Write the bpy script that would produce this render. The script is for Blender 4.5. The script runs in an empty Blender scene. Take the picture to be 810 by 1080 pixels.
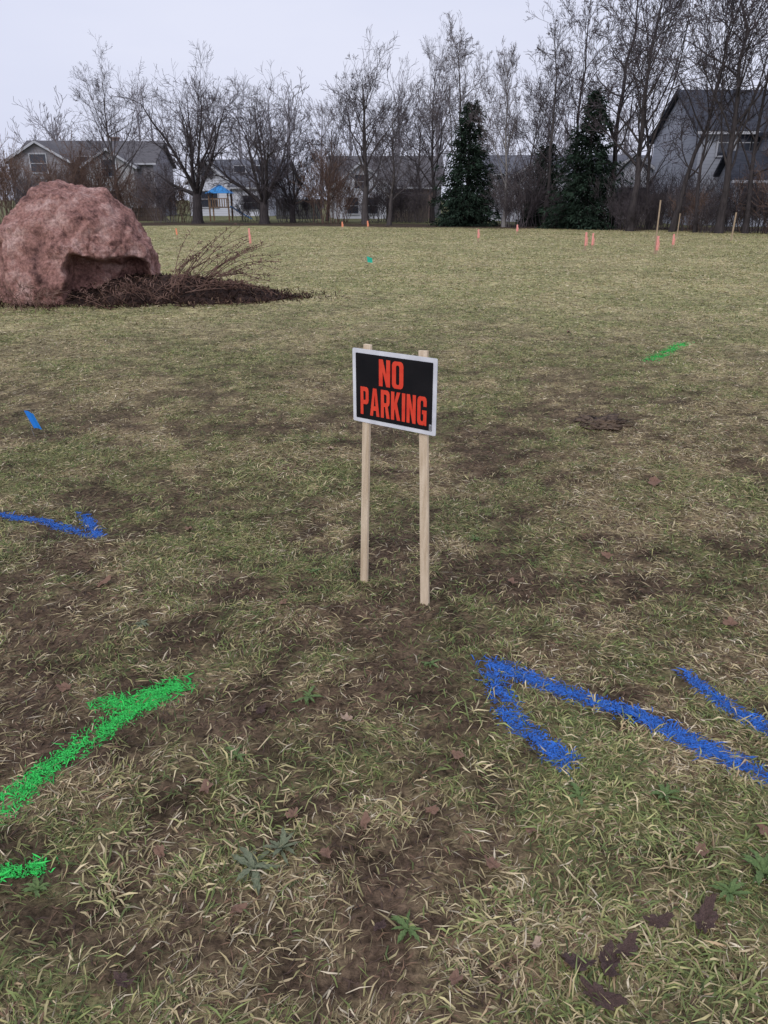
import bpy, math, random, bmesh
import numpy as np
from mathutils import Vector, Matrix
from mathutils import noise as mn
R_=random.Random(7); NR=np.random.default_rng(11)
sc=bpy.context.scene; COL=sc.collection
# ---------- camera geometry (used to survey real positions) ----------
F=800.0; PITCH=math.atan(330/F); CH=1.5; cp,sp=math.cos(PITCH),math.sin(PITCH)
def W(px,py,D):
    u=(px-405)/F; v=(540-py)/F; y=cp+sp*v; z=-sp+cp*v; t=D/y
    return Vector((t*u,D,CH+t*z))
def G(px,py):
    u=(px-405)/F; v=(540-py)/F; y=cp+sp*v; z=-sp+cp*v; t=CH/-z
    return Vector((t*u,t*y,0))
cam=bpy.data.cameras.new("camera"); co=bpy.data.objects.new("camera",cam); COL.objects.link(co)
co.location=(0,0,CH); co.rotation_euler=(math.pi/2-PITCH,0,0)
cam.sensor_fit='VERTICAL'; cam.sensor_height=24; cam.lens=24*F/1080; cam.clip_end=3000; cam.clip_start=.05
sc.camera=co
sc.view_settings.view_transform='Standard'; sc.view_settings.look='None'; sc.view_settings.exposure=0
# ---------- noise ----------
def _h(ix,iy,s):
    n=(ix.astype(np.int64)*374761393+iy.astype(np.int64)*668265263+s*1442695041)&0xffffffff
    n=((n^(n>>13))*1274126177)&0xffffffff
    n=n^(n>>16)
    return (n&0xffffff)/float(0xffffff)
def vn(x,y,s=0):
    x=np.asarray(x,float);y=np.asarray(y,float)
    ix=np.floor(x);iy=np.floor(y);fx=x-ix;fy=y-iy
    fx=fx*fx*(3-2*fx);fy=fy*fy*(3-2*fy)
    a=_h(ix,iy,s);b=_h(ix+1,iy,s);c=_h(ix,iy+1,s);d=_h(ix+1,iy+1,s)
    return (a*(1-fx)+b*fx)*(1-fy)+(c*(1-fx)+d*fx)*fy
def fbm(x,y,s=0,o=4):
    r=0;a=.5;t=0
    for i in range(o):
        r=r+a*vn(x*2**i+i*17.3,y*2**i-i*9.1,s+i*7);t+=a;a*=.55
    return r/t
def sstep(a,b,x): 
    t=np.clip((x-a)/(b-a),0,1); return t*t*(3-2*t)
def ss(a,b,x):
    t=min(1,max(0,(x-a)/(b-a))); return t*t*(3-2*t)
def hgt(x,y):
    d=np.sqrt(np.asarray(x)**2+np.asarray(y)**2)
    k=1-sstep(30,60,d)
    return k*((fbm(x*.5,y*.5,3,2)-.5)*.04+(fbm(x*5,y*5,5,2)-.5)*.026)-.0
SPOTS=[(G(430,660),.4,.4),(G(720,620),.8,.25),(G(700,520),1.4,.2),(G(130,980),.4,.35),(G(470,740),.3,.3),(G(430,990),.22,.35),(G(230,690),.5,.25),(G(600,700),.3,.15),(G(330,1000),.25,.3),(G(60,800),.3,.25)]
TSPOTS=[(G(680,880),.34),(G(720,1050),.2),(G(620,820),.2),(G(220,880),.22),(G(60,1040),.16),(G(310,505),.35),(G(780,525),.4),(G(560,980),.16),(G(780,820),.2)]
def bare(x,y):
    b=fbm(x*1.3,y*1.3,21,3)*.30+fbm(x*5,y*5,31,3)*.38+fbm(x*14,y*14,37,2)*.32
    v=sstep(.44,.585,b)*.98
    for p,r,a in SPOTS:
        v=v+a*np.exp(-((x-p.x)**2+(y-p.y)**2)/(r*r))*(.5+fbm(x*8,y*8,71,2))
    for p,r in TSPOTS:
        v=v-.5*np.exp(-((x-p.x)**2+(y-p.y)**2)/(r*r))
    d=np.hypot(x,y)
    return np.clip(v*(1-.5*sstep(5,14,d)),0,1)
def green(x,y):
    g=fbm(x*.8+40,y*.8,51,4)*.5+fbm(x*3.5,y*3.5,61,3)*.5
    for p,r in TSPOTS: g=g+.05*np.exp(-((x-p.x)**2+(y-p.y)**2)/(r*r))
    return sstep(.39,.62,g)
def edge(x): return 46.5-np.clip(x,-8,22)*.36
# ---------- materials ----------
def newmat(name,rough=.8,spec=.3):
    m=bpy.data.materials.new(name); m.use_nodes=True
    b=m.node_tree.nodes["Principled BSDF"]; b.inputs["Roughness"].default_value=rough
    b.inputs["Specular IOR Level"].default_value=spec
    return m,m.node_tree,b
def N(nt,t,**k):
    n=nt.nodes.new(t)
    for a,v in k.items(): setattr(n,a,v)
    return n
def noisemat(name,c1,c2,scale=5,detail=6,rough=.85,bump=.3,bscale=None,stretch=(1,1,1),spec=.25,lo=.35,hi=.65,bdist=.02,c3=None,gen=False):
    m,nt,b=newmat(name,rough,spec); L=nt.links
    tc=N(nt,'ShaderNodeTexCoord'); mp=N(nt,'ShaderNodeMapping'); mp.inputs['Scale'].default_value=stretch
    L.new(tc.outputs['Object'],mp.inputs[0])
    n=N(nt,'ShaderNodeTexNoise'); n.inputs['Scale'].default_value=scale; n.inputs['Detail'].default_value=detail
    L.new(mp.outputs[0],n.inputs['Vector'])
    r=N(nt,'ShaderNodeValToRGB'); r.color_ramp.elements[0].position=lo; r.color_ramp.elements[1].position=hi
    r.color_ramp.elements[0].color=(*c1,1); r.color_ramp.elements[1].color=(*c2,1)
    if c3: e=r.color_ramp.elements.new((lo+hi)/2); e.color=(*c3,1)
    L.new(n.outputs[0],r.inputs[0]); L.new(r.outputs[0],b.inputs['Base Color'])
    if bump:
        n2=N(nt,'ShaderNodeTexNoise'); n2.inputs['Scale'].default_value=bscale or scale*3; n2.inputs['Detail'].default_value=5
        L.new(mp.outputs[0],n2.inputs['Vector'])
        bp=N(nt,'ShaderNodeBump'); bp.inputs['Strength'].default_value=bump; bp.inputs['Distance'].default_value=bdist
        L.new(n2.outputs[0],bp.inputs['Height']); L.new(bp.outputs[0],b.inputs['Normal'])
    return m
def attrmat(name,rough=.75,spec=.2,nz=True):
    m,nt,b=newmat(name,rough,spec); a=N(nt,'ShaderNodeAttribute'); a.attribute_name='Col'
    nt.links.new(a.outputs['Color'],b.inputs['Base Color']); return m
# ---------- mesh helpers ----------
def obj(name,me,parent=None,label=None,cat=None,**k):
    o=bpy.data.objects.new(name,me); COL.objects.link(o)
    if parent: o.parent=parent
    if label:o["label"]=label
    if cat:o["category"]=cat
    for a,v in k.items(): o[a]=v
    return o
def pymesh(name,v,f,mat,smooth=False):
    me=bpy.data.meshes.new(name); me.from_pydata([tuple(p) for p in v],[],f); me.materials.append(mat)
    if smooth: me.polygons.foreach_set('use_smooth',[True]*len(me.polygons))
    me.update(); return me
def npmesh(name,V,Fl,tot,mat,col=None,smooth=False):
    me=bpy.data.meshes.new(name); me.vertices.add(len(V)); me.vertices.foreach_set('co',V.astype(np.float32).ravel())
    me.loops.add(len(Fl)); me.loops.foreach_set('vertex_index',Fl.astype(np.int32))
    me.polygons.add(len(tot)); st=np.concatenate([[0],np.cumsum(tot)[:-1]]).astype(np.int32)
    me.polygons.foreach_set('loop_start',st); me.polygons.foreach_set('loop_total',tot.astype(np.int32))
    if smooth: me.polygons.foreach_set('use_smooth',np.ones(len(tot),bool))
    me.update(calc_edges=True); me.validate()
    if col is not None:
        a=me.color_attributes.new('Col','FLOAT_COLOR','POINT')
        c=np.ones((len(V),4),np.float32); c[:,:3]=col; a.data.foreach_set('color',c.ravel())
    me.materials.append(mat); return me
class MB:
    def __init__(s): s.v=[];s.f=[]
    def box(s,c,d,rot=None):
        b=len(s.v); c=Vector(c)
        for x in(-.5,.5):
            for y in(-.5,.5):
                for z in(-.5,.5):
                    p=Vector((x*d[0],y*d[1],z*d[2]))
                    if rot: p=rot@p
                    s.v.append(c+p)
        for q in((0,1,3,2),(4,6,7,5),(0,4,5,1),(2,3,7,6),(0,2,6,4),(1,5,7,3)): s.f.append(tuple(b+i for i in q))
    def tube(s,pts,rad,k=3,cap=True):
        b=len(s.v); d=(pts[-1]-pts[0]); 
        if d.length<1e-6: return
        d.normalize(); a=Vector((0,0,1)) if abs(d.z)<.8 else Vector((1,0,0))
        u=d.cross(a).normalized(); w=d.cross(u)
        for p,r in zip(pts,rad):
            for i in range(k):
                t=2*math.pi*i/k; s.v.append(p+u*(r*math.cos(t))+w*(r*math.sin(t)))
        for j in range(len(pts)-1):
            for i in range(k):
                i2=(i+1)%k; s.f.append((b+j*k+i,b+j*k+i2,b+j*k+k+i2,b+j*k+k+i))
        if cap: s.f.append(tuple(b+(len(pts)-1)*k+i for i in range(k)))
    def poly(s,pts):
        b=len(s.v); s.v+= [Vector(p) for p in pts]; s.f.append(tuple(range(b,b+len(pts))))
    def mesh(s,name,mat,smooth=False): return pymesh(name,s.v,s.f,mat,smooth)
def bevel(o,w=.003,seg=2):
    m=o.modifiers.new('bevel','BEVEL'); m.width=w; m.segments=seg; m.limit_method='ANGLE'
def empty(name,loc,label,cat,**k):
    o=obj(name,None,None,label,cat,**k); o.location=loc; o.empty_display_size=.2; return o
# ---------- world ----------
w=bpy.data.worlds.new("World"); sc.world=w; w.use_nodes=True; nt=w.node_tree; L=nt.links
bg=nt.nodes['Background']; bg.inputs['Strength'].default_value=.1
sky=N(nt,'ShaderNodeTexSky'); sky.sky_type='NISHITA'; sky.sun_disc=False; sky.sun_elevation=math.radians(40); sky.sun_rotation=math.radians(160); sky.dust_density=4
tc=N(nt,'ShaderNodeTexCoord'); mp=N(nt,'ShaderNodeMapping'); mp.inputs['Scale'].default_value=(1,1,3.5)
n=N(nt,'ShaderNodeTexNoise'); n.inputs['Scale'].default_value=1.6; n.inputs['Detail'].default_value=5
L.new(tc.outputs['Generated'],mp.inputs[0]); L.new(mp.outputs[0],n.inputs['Vector'])
r=N(nt,'ShaderNodeValToRGB'); r.color_ramp.elements[0].position=.3; r.color_ramp.elements[1].position=.7
r.color_ramp.elements[0].color=(6.7,7.1,9.0,1); r.color_ramp.elements[1].color=(8.0,8.25,9.8,1)
L.new(n.outputs[0],r.inputs[0])
mx=N(nt,'ShaderNodeMix'); mx.data_type='RGBA'; mx.inputs[0].default_value=.94
L.new(sky.outputs[0],mx.inputs[6]); L.new(r.outputs[0],mx.inputs[7]); L.new(mx.outputs[2],bg.inputs['Color'])
sl=bpy.data.lights.new('sun','SUN'); sl.energy=1.4; sl.angle=math.radians(30); sl.color=(1,.96,.90)
so=bpy.data.objects.new('sun',sl); COL.objects.link(so); so.rotation_euler=(math.radians(50),0,math.radians(-20))
# ---------- ground ----------
def avgcol(x,y):
    b=bare(x,y)[:,None]; g=green(x,y)[:,None]; d=np.hypot(x,y)[:,None]
    soil=np.array([.088,.057,.041]); th=np.array([.27,.21,.118]); gr=np.array([.165,.175,.07])
    c=th*(1-g*.65)+gr*g*.65; c=c*(1-b*.88)+soil*b*.88
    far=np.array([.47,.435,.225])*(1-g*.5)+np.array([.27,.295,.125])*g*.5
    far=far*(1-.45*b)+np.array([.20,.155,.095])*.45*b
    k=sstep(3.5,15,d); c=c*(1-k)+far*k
    e=edge(x)[:,None]; yy=y[:,None]+(fbm(x*.7,y*.7,77,3)[:,None]-.5)*4
    k2=sstep(-1.0,1.5,yy-e)
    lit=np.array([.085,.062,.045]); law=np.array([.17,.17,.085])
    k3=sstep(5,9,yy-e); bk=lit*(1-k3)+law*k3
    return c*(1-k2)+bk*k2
sx=np.linspace(-1,1,520); gx=np.sinh(sx*6.3)*(900/np.sinh(6.3))
sy=np.linspace(0,1,660)
gy=np.concatenate([np.linspace(-6,.5,14)[:-1], .5+(np.exp(sy*6.2)-1)/(np.exp(6.2)-1)*1100])
X,Y=np.meshgrid(gx,gy); x=X.ravel();y=Y.ravel()
V=np.stack([x,y,hgt(x,y)],1); nx,ny=len(gx),len(gy)
i=np.arange(nx*(ny-1)).reshape(ny-1,nx)[:,:-1].ravel()
Fq=np.stack([i,i+1,i+nx+1,i+nx],1).ravel()
m,nt,b=newmat("ground_soil",.95,.1); L=nt.links
a=N(nt,'ShaderNodeAttribute'); a.attribute_name='Col'
geo=N(nt,'ShaderNodeNewGeometry')
def nz(scale,det=4,st=(1,1,1)):
    mp=N(nt,'ShaderNodeMapping'); mp.inputs['Scale'].default_value=st; L.new(geo.outputs['Position'],mp.inputs[0])
    n=N(nt,'ShaderNodeTexNoise'); n.inputs['Scale'].default_value=scale; n.inputs['Detail'].default_value=det; n.inputs['Roughness'].default_value=.65
    L.new(mp.outputs[0],n.inputs['Vector']); return n
n1=nz(55,5); n2=nz(6,6); n3=nz(1.1,5,(1,.6,1))
def mr(n,a0,a1,lo=.3,hi=.7):
    q=N(nt,'ShaderNodeMapRange'); q.inputs[1].default_value=lo;q.inputs[2].default_value=hi;q.inputs[3].default_value=a0;q.inputs[4].default_value=a1
    L.new(n.outputs[0],q.inputs[0]); return q
q1=mr(n1,.25,1.7); q2=mr(n2,.35,1.5); q3=mr(n3,.7,1.2)
mu=N(nt,'ShaderNodeMath',operation='MULTIPLY'); L.new(q1.outputs[0],mu.inputs[0]); L.new(q2.outputs[0],mu.inputs[1])
mu2=N(nt,'ShaderNodeMath',operation='MULTIPLY'); L.new(mu.outputs[0],mu2.inputs[0]); L.new(q3.outputs[0],mu2.inputs[1])
vm=N(nt,'ShaderNodeVectorMath',operation='SCALE'); L.new(a.outputs['Color'],vm.inputs[0]); L.new(mu2.outputs[0],vm.inputs['Scale'])
L.new(vm.outputs[0],b.inputs['Base Color'])
bp=N(nt,'ShaderNodeBump'); bp.inputs['Strength'].default_value=.8; bp.inputs['Distance'].default_value=.018
L.new(n1.outputs[0],bp.inputs['Height']); L.new(bp.outputs[0],b.inputs['Normal'])
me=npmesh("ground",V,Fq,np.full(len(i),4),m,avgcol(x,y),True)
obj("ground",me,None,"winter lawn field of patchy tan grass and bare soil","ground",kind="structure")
# ---------- blades ----------
GM=attrmat("grass_blades",.65,.3); 
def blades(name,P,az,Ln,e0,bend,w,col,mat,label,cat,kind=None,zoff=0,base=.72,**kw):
    n=len(P); z0=hgt(P[:,0],P[:,1])+zoff
    dh=np.stack([np.cos(az),np.sin(az),np.zeros(n)],1); up=np.array([0,0,1.])
    roll=NR.uniform(-.7,.7,n)
    sd=np.stack([-np.sin(az)*np.cos(roll),np.cos(az)*np.cos(roll),np.sin(roll)],1)
    B=np.stack([P[:,0],P[:,1],z0],1); e1=e0-bend
    Mi=B+(.5*Ln)[:,None]*(dh*np.cos(e0)[:,None]+up*np.sin(e0)[:,None])
    kink=az+NR.uniform(-.6,.6,n); dh2=np.stack([np.cos(kink),np.sin(kink),np.zeros(n)],1)
    T=Mi+(.5*Ln)[:,None]*(dh2*np.cos(e1)[:,None]+up*np.sin(e1)[:,None])
    for A in(Mi,T): A[:,2]=np.maximum(A[:,2],hgt(A[:,0],A[:,1])+zoff+.003)
    hw=(w/2)[:,None]
    V=np.stack([B-sd*hw*.7,B+sd*hw*.7,Mi-sd*hw,Mi+sd*hw,T],1).reshape(-1,3)
    k=np.arange(n)*5
    Fl=np.stack([k,k+1,k+3,k+2,k+2,k+3,k+4],1).ravel(); tot=np.tile([4,3],n)
    c=np.stack([col*base,col*base,col,col,col*1.1],1).reshape(-1,3)  # blade feet darker, tips lighter: occlusion shade painted into the vertex colour
    me=npmesh(name,V,Fl,tot,mat,c)
    kk=dict(kw); 
    if kind: kk['kind']=kind
    return obj(name,me,None,label,cat,**kk)
BLUE=np.array([.02,.14,.56]); GREEN=np.array([.03,.56,.085])
def gp(*l): return [np.array(G(*p).xy) for p in l]
ST=[("green paint stripe sprayed across patchy grass",GREEN,[gp((-40,885),(0,852),(60,806),(125,762),(190,726)),gp((112,748),(145,740),(190,724))],.042,.85,.33),
("short green paint dash on the grass",GREEN,[gp((-30,932),(48,914))],.026,.95,.28),
("blue painted arrow head with long tail on grass",BLUE,[gp((515,703),(545,714),(610,736),(700,768),(850,836))],.034,.97,.28),
("blue painted arrow barb fading into grass",BLUE,[gp((518,712),(532,756),(592,804))],.037,.75,.36),
("blue paint stripe beside a painted arrow",BLUE,[gp((722,712),(765,742),(850,795))],.028,.9,.31),
("thin blue painted arrow on trampled grass",BLUE,[gp((-40,538),(45,551),(104,568)),gp((90,544),(104,568))],.029,.85,.33),
("faint green paint dash on distant grass",GREEN,[gp((684,381),(706,369),(724,361))],.07,.5,.40)]
def sdist(P,segs):
    d=np.full(len(P),1e9)
    for pl in segs:
        for a,b in zip(pl[:-1],pl[1:]):
            ab=b-a; t=np.clip(((P-a)@ab)/(ab@ab),0,1); q=a+t[:,None]*ab
            d=np.minimum(d,np.hypot(*(P-q).T))
    return d
def sample(rho0,D0,D1,pw):
    Ds=np.exp(np.linspace(np.log(D0),np.log(D1),4000)); wd=2*(.56*np.sqrt(Ds**2+2.25)+.5)
    rh=rho0*np.minimum(1,(3/Ds))**pw; c=np.concatenate([[0],np.cumsum((rh*wd)[:-1]*np.diff(Ds))])
    n=int(c[-1]); D=np.interp(NR.uniform(0,c[-1],n),c,Ds)
    X=NR.uniform(-1,1,n)*(.56*np.sqrt(D**2+2.25)+.5); return np.stack([X,D],1)
PAL=np.array([[.66,.53,.32],[.54,.44,.235],[.42,.385,.165],[.24,.29,.09],[.15,.20,.065],[.28,.17,.105],[.13,.08,.056],[.86,.74,.53]])
def gcol(P,rnd=None):
    n=len(P); g=green(P[:,0],P[:,1]); b=bare(P[:,0],P[:,1]); d=np.hypot(P[:,0],P[:,1])
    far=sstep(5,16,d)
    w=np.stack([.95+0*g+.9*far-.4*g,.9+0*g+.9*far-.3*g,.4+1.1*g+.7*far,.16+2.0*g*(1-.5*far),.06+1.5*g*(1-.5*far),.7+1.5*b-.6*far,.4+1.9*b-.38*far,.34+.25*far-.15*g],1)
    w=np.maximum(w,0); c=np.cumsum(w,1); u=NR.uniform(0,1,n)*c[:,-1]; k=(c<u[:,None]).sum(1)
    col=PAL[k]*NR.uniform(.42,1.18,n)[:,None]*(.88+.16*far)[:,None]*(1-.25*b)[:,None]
    return col,k
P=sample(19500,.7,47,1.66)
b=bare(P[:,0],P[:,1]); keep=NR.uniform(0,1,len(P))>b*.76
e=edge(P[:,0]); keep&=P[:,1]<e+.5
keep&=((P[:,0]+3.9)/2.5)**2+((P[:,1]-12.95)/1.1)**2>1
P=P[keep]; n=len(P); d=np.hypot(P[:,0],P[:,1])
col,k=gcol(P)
sw=fbm(P[:,0]*2.2,P[:,1]*2.2,91,2)*12
az=np.where(NR.uniform(0,1,n)<.4,sw+NR.normal(0,.6,n),NR.uniform(0,6.283,n))
isg=(k==3)|(k==4)|(k==2)
e0=np.where(isg,NR.uniform(.1,.75,n),np.abs(NR.normal(.08,.2,n))); bend=NR.uniform(.2,1.0,n)
Ln=np.where(isg,NR.uniform(.02,.055,n),NR.uniform(.012,.07,n)); Ln=Ln*np.where((k==6)|(k==5),.6,1)*(1+.5*sstep(6,20,d))
wd=(.0012+.0040*NR.uniform(0,1,n)**1.6)*np.maximum(1,d/4.5)**.75
Pall,azA,LA,eA,bA,wA,cA=[P],[az],[Ln],[e0],[bend],[wd],[col]
def tufts(centers,bl,Lr,er,rad,pal,wr=(.0025,.0045)):
    for c in centers:
        m_=int(R_.uniform(*bl)); a0=R_.uniform(0,6.28); ds_=max(1,math.hypot(c[0],c[1])/4.5)**.6
        a=NR.uniform(0,6.283,m_); rr=np.abs(NR.normal(0,rad,m_))*R_.uniform(.6,2.2)*ds_
        Pc=np.stack([c[0]+np.cos(a)*rr,c[1]+np.sin(a)*rr],1)
        pc=pal[NR.integers(0,len(pal),m_)]*NR.uniform(.55,1.1,m_)[:,None]
        aa=np.where(NR.uniform(0,1,m_)<.7,a0+NR.normal(0,.8,m_),a)
        s_=R_.uniform(.55,1.05)
        Pall.append(Pc);azA.append(aa);LA.append(NR.uniform(*Lr,m_)*s_*ds_);eA.append(NR.uniform(*er,m_))
        bA.append(NR.uniform(.3,1.0,m_));wA.append(NR.uniform(*wr,m_)*ds_);cA.append(pc)
C=[]
S=sample(46,.8,18,1.15)
for p in S:
    if ((p[0]+3.9)/3.0)**2+((p[1]-12.95)/1.5)**2<1: continue
    if R_.random()<.15+.85*float(green(p[None,0],p[None,1])[0])*(1-.6*float(bare(p[None,0],p[None,1])[0])): C.append(p)
gp1=np.array([[.23,.28,.09],[.28,.32,.11],[.15,.20,.07],[.44,.41,.18],[.55,.47,.25],[.70,.60,.38]])
gp2=np.array([[.55,.48,.24],[.44,.43,.18],[.30,.34,.12],[.68,.57,.35],[.21,.26,.09],[.25,.30,.10],[.48,.35,.20],[.60,.50,.28]])
tufts(C,(6,24),(.022,.055),(.05,.75),.03,gp1,(.002,.0044))
C=[]
for p,r in TSPOTS:
    for _ in range(int(18*r*r/.08)+5): C.append((p.x+R_.gauss(0,r*.85),p.y+R_.gauss(0,r*.85)))
tufts(C,(12,40),(.035,.09),(.05,.7),.04,gp2,(.003,.006))
P=np.concatenate(Pall);az=np.concatenate(azA);Ln=np.concatenate(LA);e0=np.concatenate(eA);bend=np.concatenate(bA);wd=np.concatenate(wA);col=np.concatenate(cA)
taken=np.zeros(len(P),bool)
PM=attrmat("marking_paint",.65,.25)
for lab,cl,segs,hw,dens,gth in ST:
    ds=sdist(P,segs); ed=hw*(.7+.8*fbm(P[:,0]*9,P[:,1]*9,5,2))
    pr=1-sstep(.7,1.4,ds/ed); pr=pr*dens*(.6+.8*vn(P[:,0]*28,P[:,1]*28,8))
    s=(NR.uniform(0,1,len(P))<pr)&~taken; taken|=s
    ex=[]
    for pl in segs:
        for a_,b_ in zip(pl[:-1],pl[1:]):
            ln=np.linalg.norm(b_-a_); dist=np.linalg.norm((a_+b_)/2)
            m_=int(ln*hw*2*70000*dens*min(1,(4/dist)**1.3)); t=NR.uniform(0,1,m_)[:,None]; q=a_+t*(b_-a_)
            nrm=np.array([-(b_-a_)[1],(b_-a_)[0]])/ln; q=q+nrm*(NR.normal(0,.46,m_)*hw)[:,None]; ex.append(q)
    ex=np.concatenate(ex); gap=fbm(ex[:,0]*16,ex[:,1]*16,15,3); ex=ex[gap+NR.normal(0,.05,len(ex))>gth]; m_=len(ex)
    dd=np.hypot(ex[:,0],ex[:,1]); sc_=np.maximum(1,dd/4)**.8
    PP=np.concatenate([P[s],ex]); cc=cl*NR.uniform(.45,1.2,len(PP))[:,None]+NR.uniform(0,.03,len(PP))[:,None]
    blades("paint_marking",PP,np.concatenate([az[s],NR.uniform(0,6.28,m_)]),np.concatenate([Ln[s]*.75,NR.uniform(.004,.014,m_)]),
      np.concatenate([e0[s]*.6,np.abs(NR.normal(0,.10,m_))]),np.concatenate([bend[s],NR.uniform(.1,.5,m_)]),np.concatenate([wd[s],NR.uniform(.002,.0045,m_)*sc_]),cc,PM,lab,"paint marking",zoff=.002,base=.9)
kp=~taken
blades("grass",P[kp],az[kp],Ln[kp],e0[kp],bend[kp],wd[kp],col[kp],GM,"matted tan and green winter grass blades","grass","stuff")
print("BLADES",len(P))
# ---------- sign ----------
WOOD=noisemat("pale_pine_wood",(.54,.42,.29),(.72,.59,.44),9,6,.8,.25,60,(6,6,.6))
TL,TR=W(371,366,2.88),W(461,379,2.66); BLc,BRc=W(374,443,2.88),W(460,460,2.66)
cen=(TL+TR+BLc+BRc)/4; ax=((TR-TL)+(BRc-BLc)); ax.z=0; ax.normalize(); az_=Vector((0,0,1)); nrm=ax.cross(az_).normalized()
fr=nrm if nrm.y<0 else -nrm
pw=((TR-TL).xy.length+(BRc-BLc).xy.length)/2; ph=((TL-BLc).z+(TR-BRc).z)/2
root=empty("no_parking_sign",(cen.x,cen.y,0),"red on black NO PARKING sign on two wooden stakes","sign")
MX=Matrix((( ax.x,-fr.x,az_.x,cen.x),(ax.y,-fr.y,az_.y,cen.y),(ax.z,-fr.z,az_.z,cen.z),(0,0,0,1)))
def onsign(o,off=(0,0,0)):
    o.parent=root; o.matrix_parent_inverse=Matrix.Translation((-cen.x,-cen.y,0)); o.matrix_basis=MX@Matrix.Translation(off)
def rrect(w,h,r,n=5):
    pts=[]
    for cx,cz,a0 in((w/2-r,h/2-r,0),(-w/2+r,h/2-r,90),(-w/2+r,-h/2+r,180),(w/2-r,-h/2+r,270)):
        for i in range(n+1):
            a=math.radians(a0+90*i/n); pts.append((cx+r*math.cos(a),cz+r*math.sin(a)))
    return pts
def slab(pts,y0,y1,mb):
    b=len(mb.v); n=len(pts)
    for (x,z) in pts: mb.v.append(Vector((x,y0,z)))
    for (x,z) in pts: mb.v.append(Vector((x,y1,z)))
    mb.f.append(tuple(b+i for i in range(n))); mb.f.append(tuple(b+n+i for i in reversed(range(n))))
    for i in range(n): j=(i+1)%n; mb.f.append((b+i,b+n+i,b+n+j,b+j))
white=noisemat("sign_white_plastic",(.60,.61,.66),(.76,.77,.81),14,5,.45,.05)
black=noisemat("sign_black_ink",(.005,.005,.007),(.011,.010,.012),8,4,.5,.03,spec=.2)
red=noisemat("sign_red_ink",(.70,.05,.028),(.80,.075,.038),20,3,.5,.03)
mb=MB(); slab(rrect(pw,ph,.006),-.0015,.0015,mb); o=obj("panel",mb.mesh("panel",white)); onsign(o)
mb=MB(); slab(rrect(pw-.032,ph-.032,.003),-.0030,-.0016,mb); o=obj("black_field",mb.mesh("black_field",black)); onsign(o)
s=.34
LT={'N':(1,[[(0,0),(s,0),(s,.56),(1-s,0),(1,0),(1,1),(1-s,1),(1-s,.44),(s,1),(0,1)]]),
'O':(1,[[(.22,0),(.78,0),(.93,.05),(1,.15),(1,.85),(.93,.95),(.78,1),(.22,1),(.07,.95),(0,.85),(0,.15),(.07,.05)],[(.42,.14),(.58,.14),(.65,.2),(.65,.8),(.58,.86),(.42,.86),(.35,.8),(.35,.2)]]),
'P':(.95,[[(0,0),(s,0),(s,.38),(.76,.38),(.93,.43),(1,.52),(1,.86),(.93,.95),(.76,1),(0,1)],[(s+.01,.53),(.58,.53),(.65,.57),(.65,.81),(.58,.85),(s+.01,.85)]]),
'R':(1,[[(0,0),(s,0),(s,.4),(.48,.4),(.64,0),(1,0),(.79,.42),(.95,.48),(1,.57),(1,.86),(.93,.95),(.76,1),(0,1)],[(s+.01,.54),(.58,.54),(.65,.58),(.65,.81),(.58,.85),(s+.01,.85)]]),
'A':(1.1,[[(0,0),(.31,0),(.36,.2),(.64,.2),(.69,0),(1,0),(.68,1),(.32,1)],[(.40,.36),(.60,.36),(.5,.78)]]),
'K':(1.05,[[(0,0),(s,0),(s,.3),(.41,.41),(.64,0),(1,0),(.63,.6),(.97,1),(.62,1),(s,.6),(s,1),(0,1)]]),
'I':(.36,[[(0,0),(1,0),(1,1),(0,1)]]),
'G':(1,[[(.22,0),(.70,0),(.74,.06),(.8,0),(1,0),(1,.53),(.52,.53),(.52,.39),(.66,.39),(.66,.2),(.59,.14),(.42,.14),(.35,.2),(.35,.8),(.42,.86),(.59,.86),(.66,.8),(.66,.66),(1,.66),(1,.85),(.93,.95),(.78,1),(.22,1),(.07,.95),(0,.85),(0,.15),(.07,.05)]])}
def word(t,cx,z0,wid,hh):
    gap=.17; tw=sum(LT[c][0] for c in t)+gap*(len(t)-1); k=wid/tw; x=cx-wid/2
    cu=bpy.data.curves.new(t,'CURVE'); cu.dimensions='2D'; cu.fill_mode='BOTH'; cu.extrude=.0006
    for c in t:
        wc,loops=LT[c]
        for lp in loops:
            sp_=cu.splines.new('POLY'); sp_.points.add(len(lp)-1); sp_.use_cyclic_u=True
            for p,q in zip(sp_.points,lp): p.co=(x+q[0]*wc*k,z0+q[1]*hh,0,1)
        x+=(wc+gap)*k
    to=bpy.data.objects.new(t,cu); COL.objects.link(to); dg=bpy.context.evaluated_depsgraph_get()
    me=bpy.data.meshes.new_from_object(to.evaluated_get(dg)); bpy.data.objects.remove(to)
    me.transform(Matrix.Rotation(math.pi/2,4,'X')); me.materials.clear(); me.materials.append(red); return me
for t,cx,z0,wid,hh in(("NO",-.008,.012,.110,.100),("PARKING",.000,-.108,.300,.107)):
    o=obj("lettering",word(t,cx,z0,wid,hh)); onsign(o,(0,-.0042,0)); o["label"]="red block lettering reading "+t
mb=MB(); mb.box((0,0,0),(.010,.0006,.022)); o=obj("sticker",mb.mesh("sticker",white)); onsign(o,(pw/2-.022,-.0036,-ph/2+.029))
mb=MB()
for j in range(6): mb.box((0,0,-.008+j*.0032),(.008,.0006,.0016))
o=obj("barcode",mb.mesh("barcode",black)); onsign(o,(pw/2-.022,-.0048,-ph/2+.029))
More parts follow.
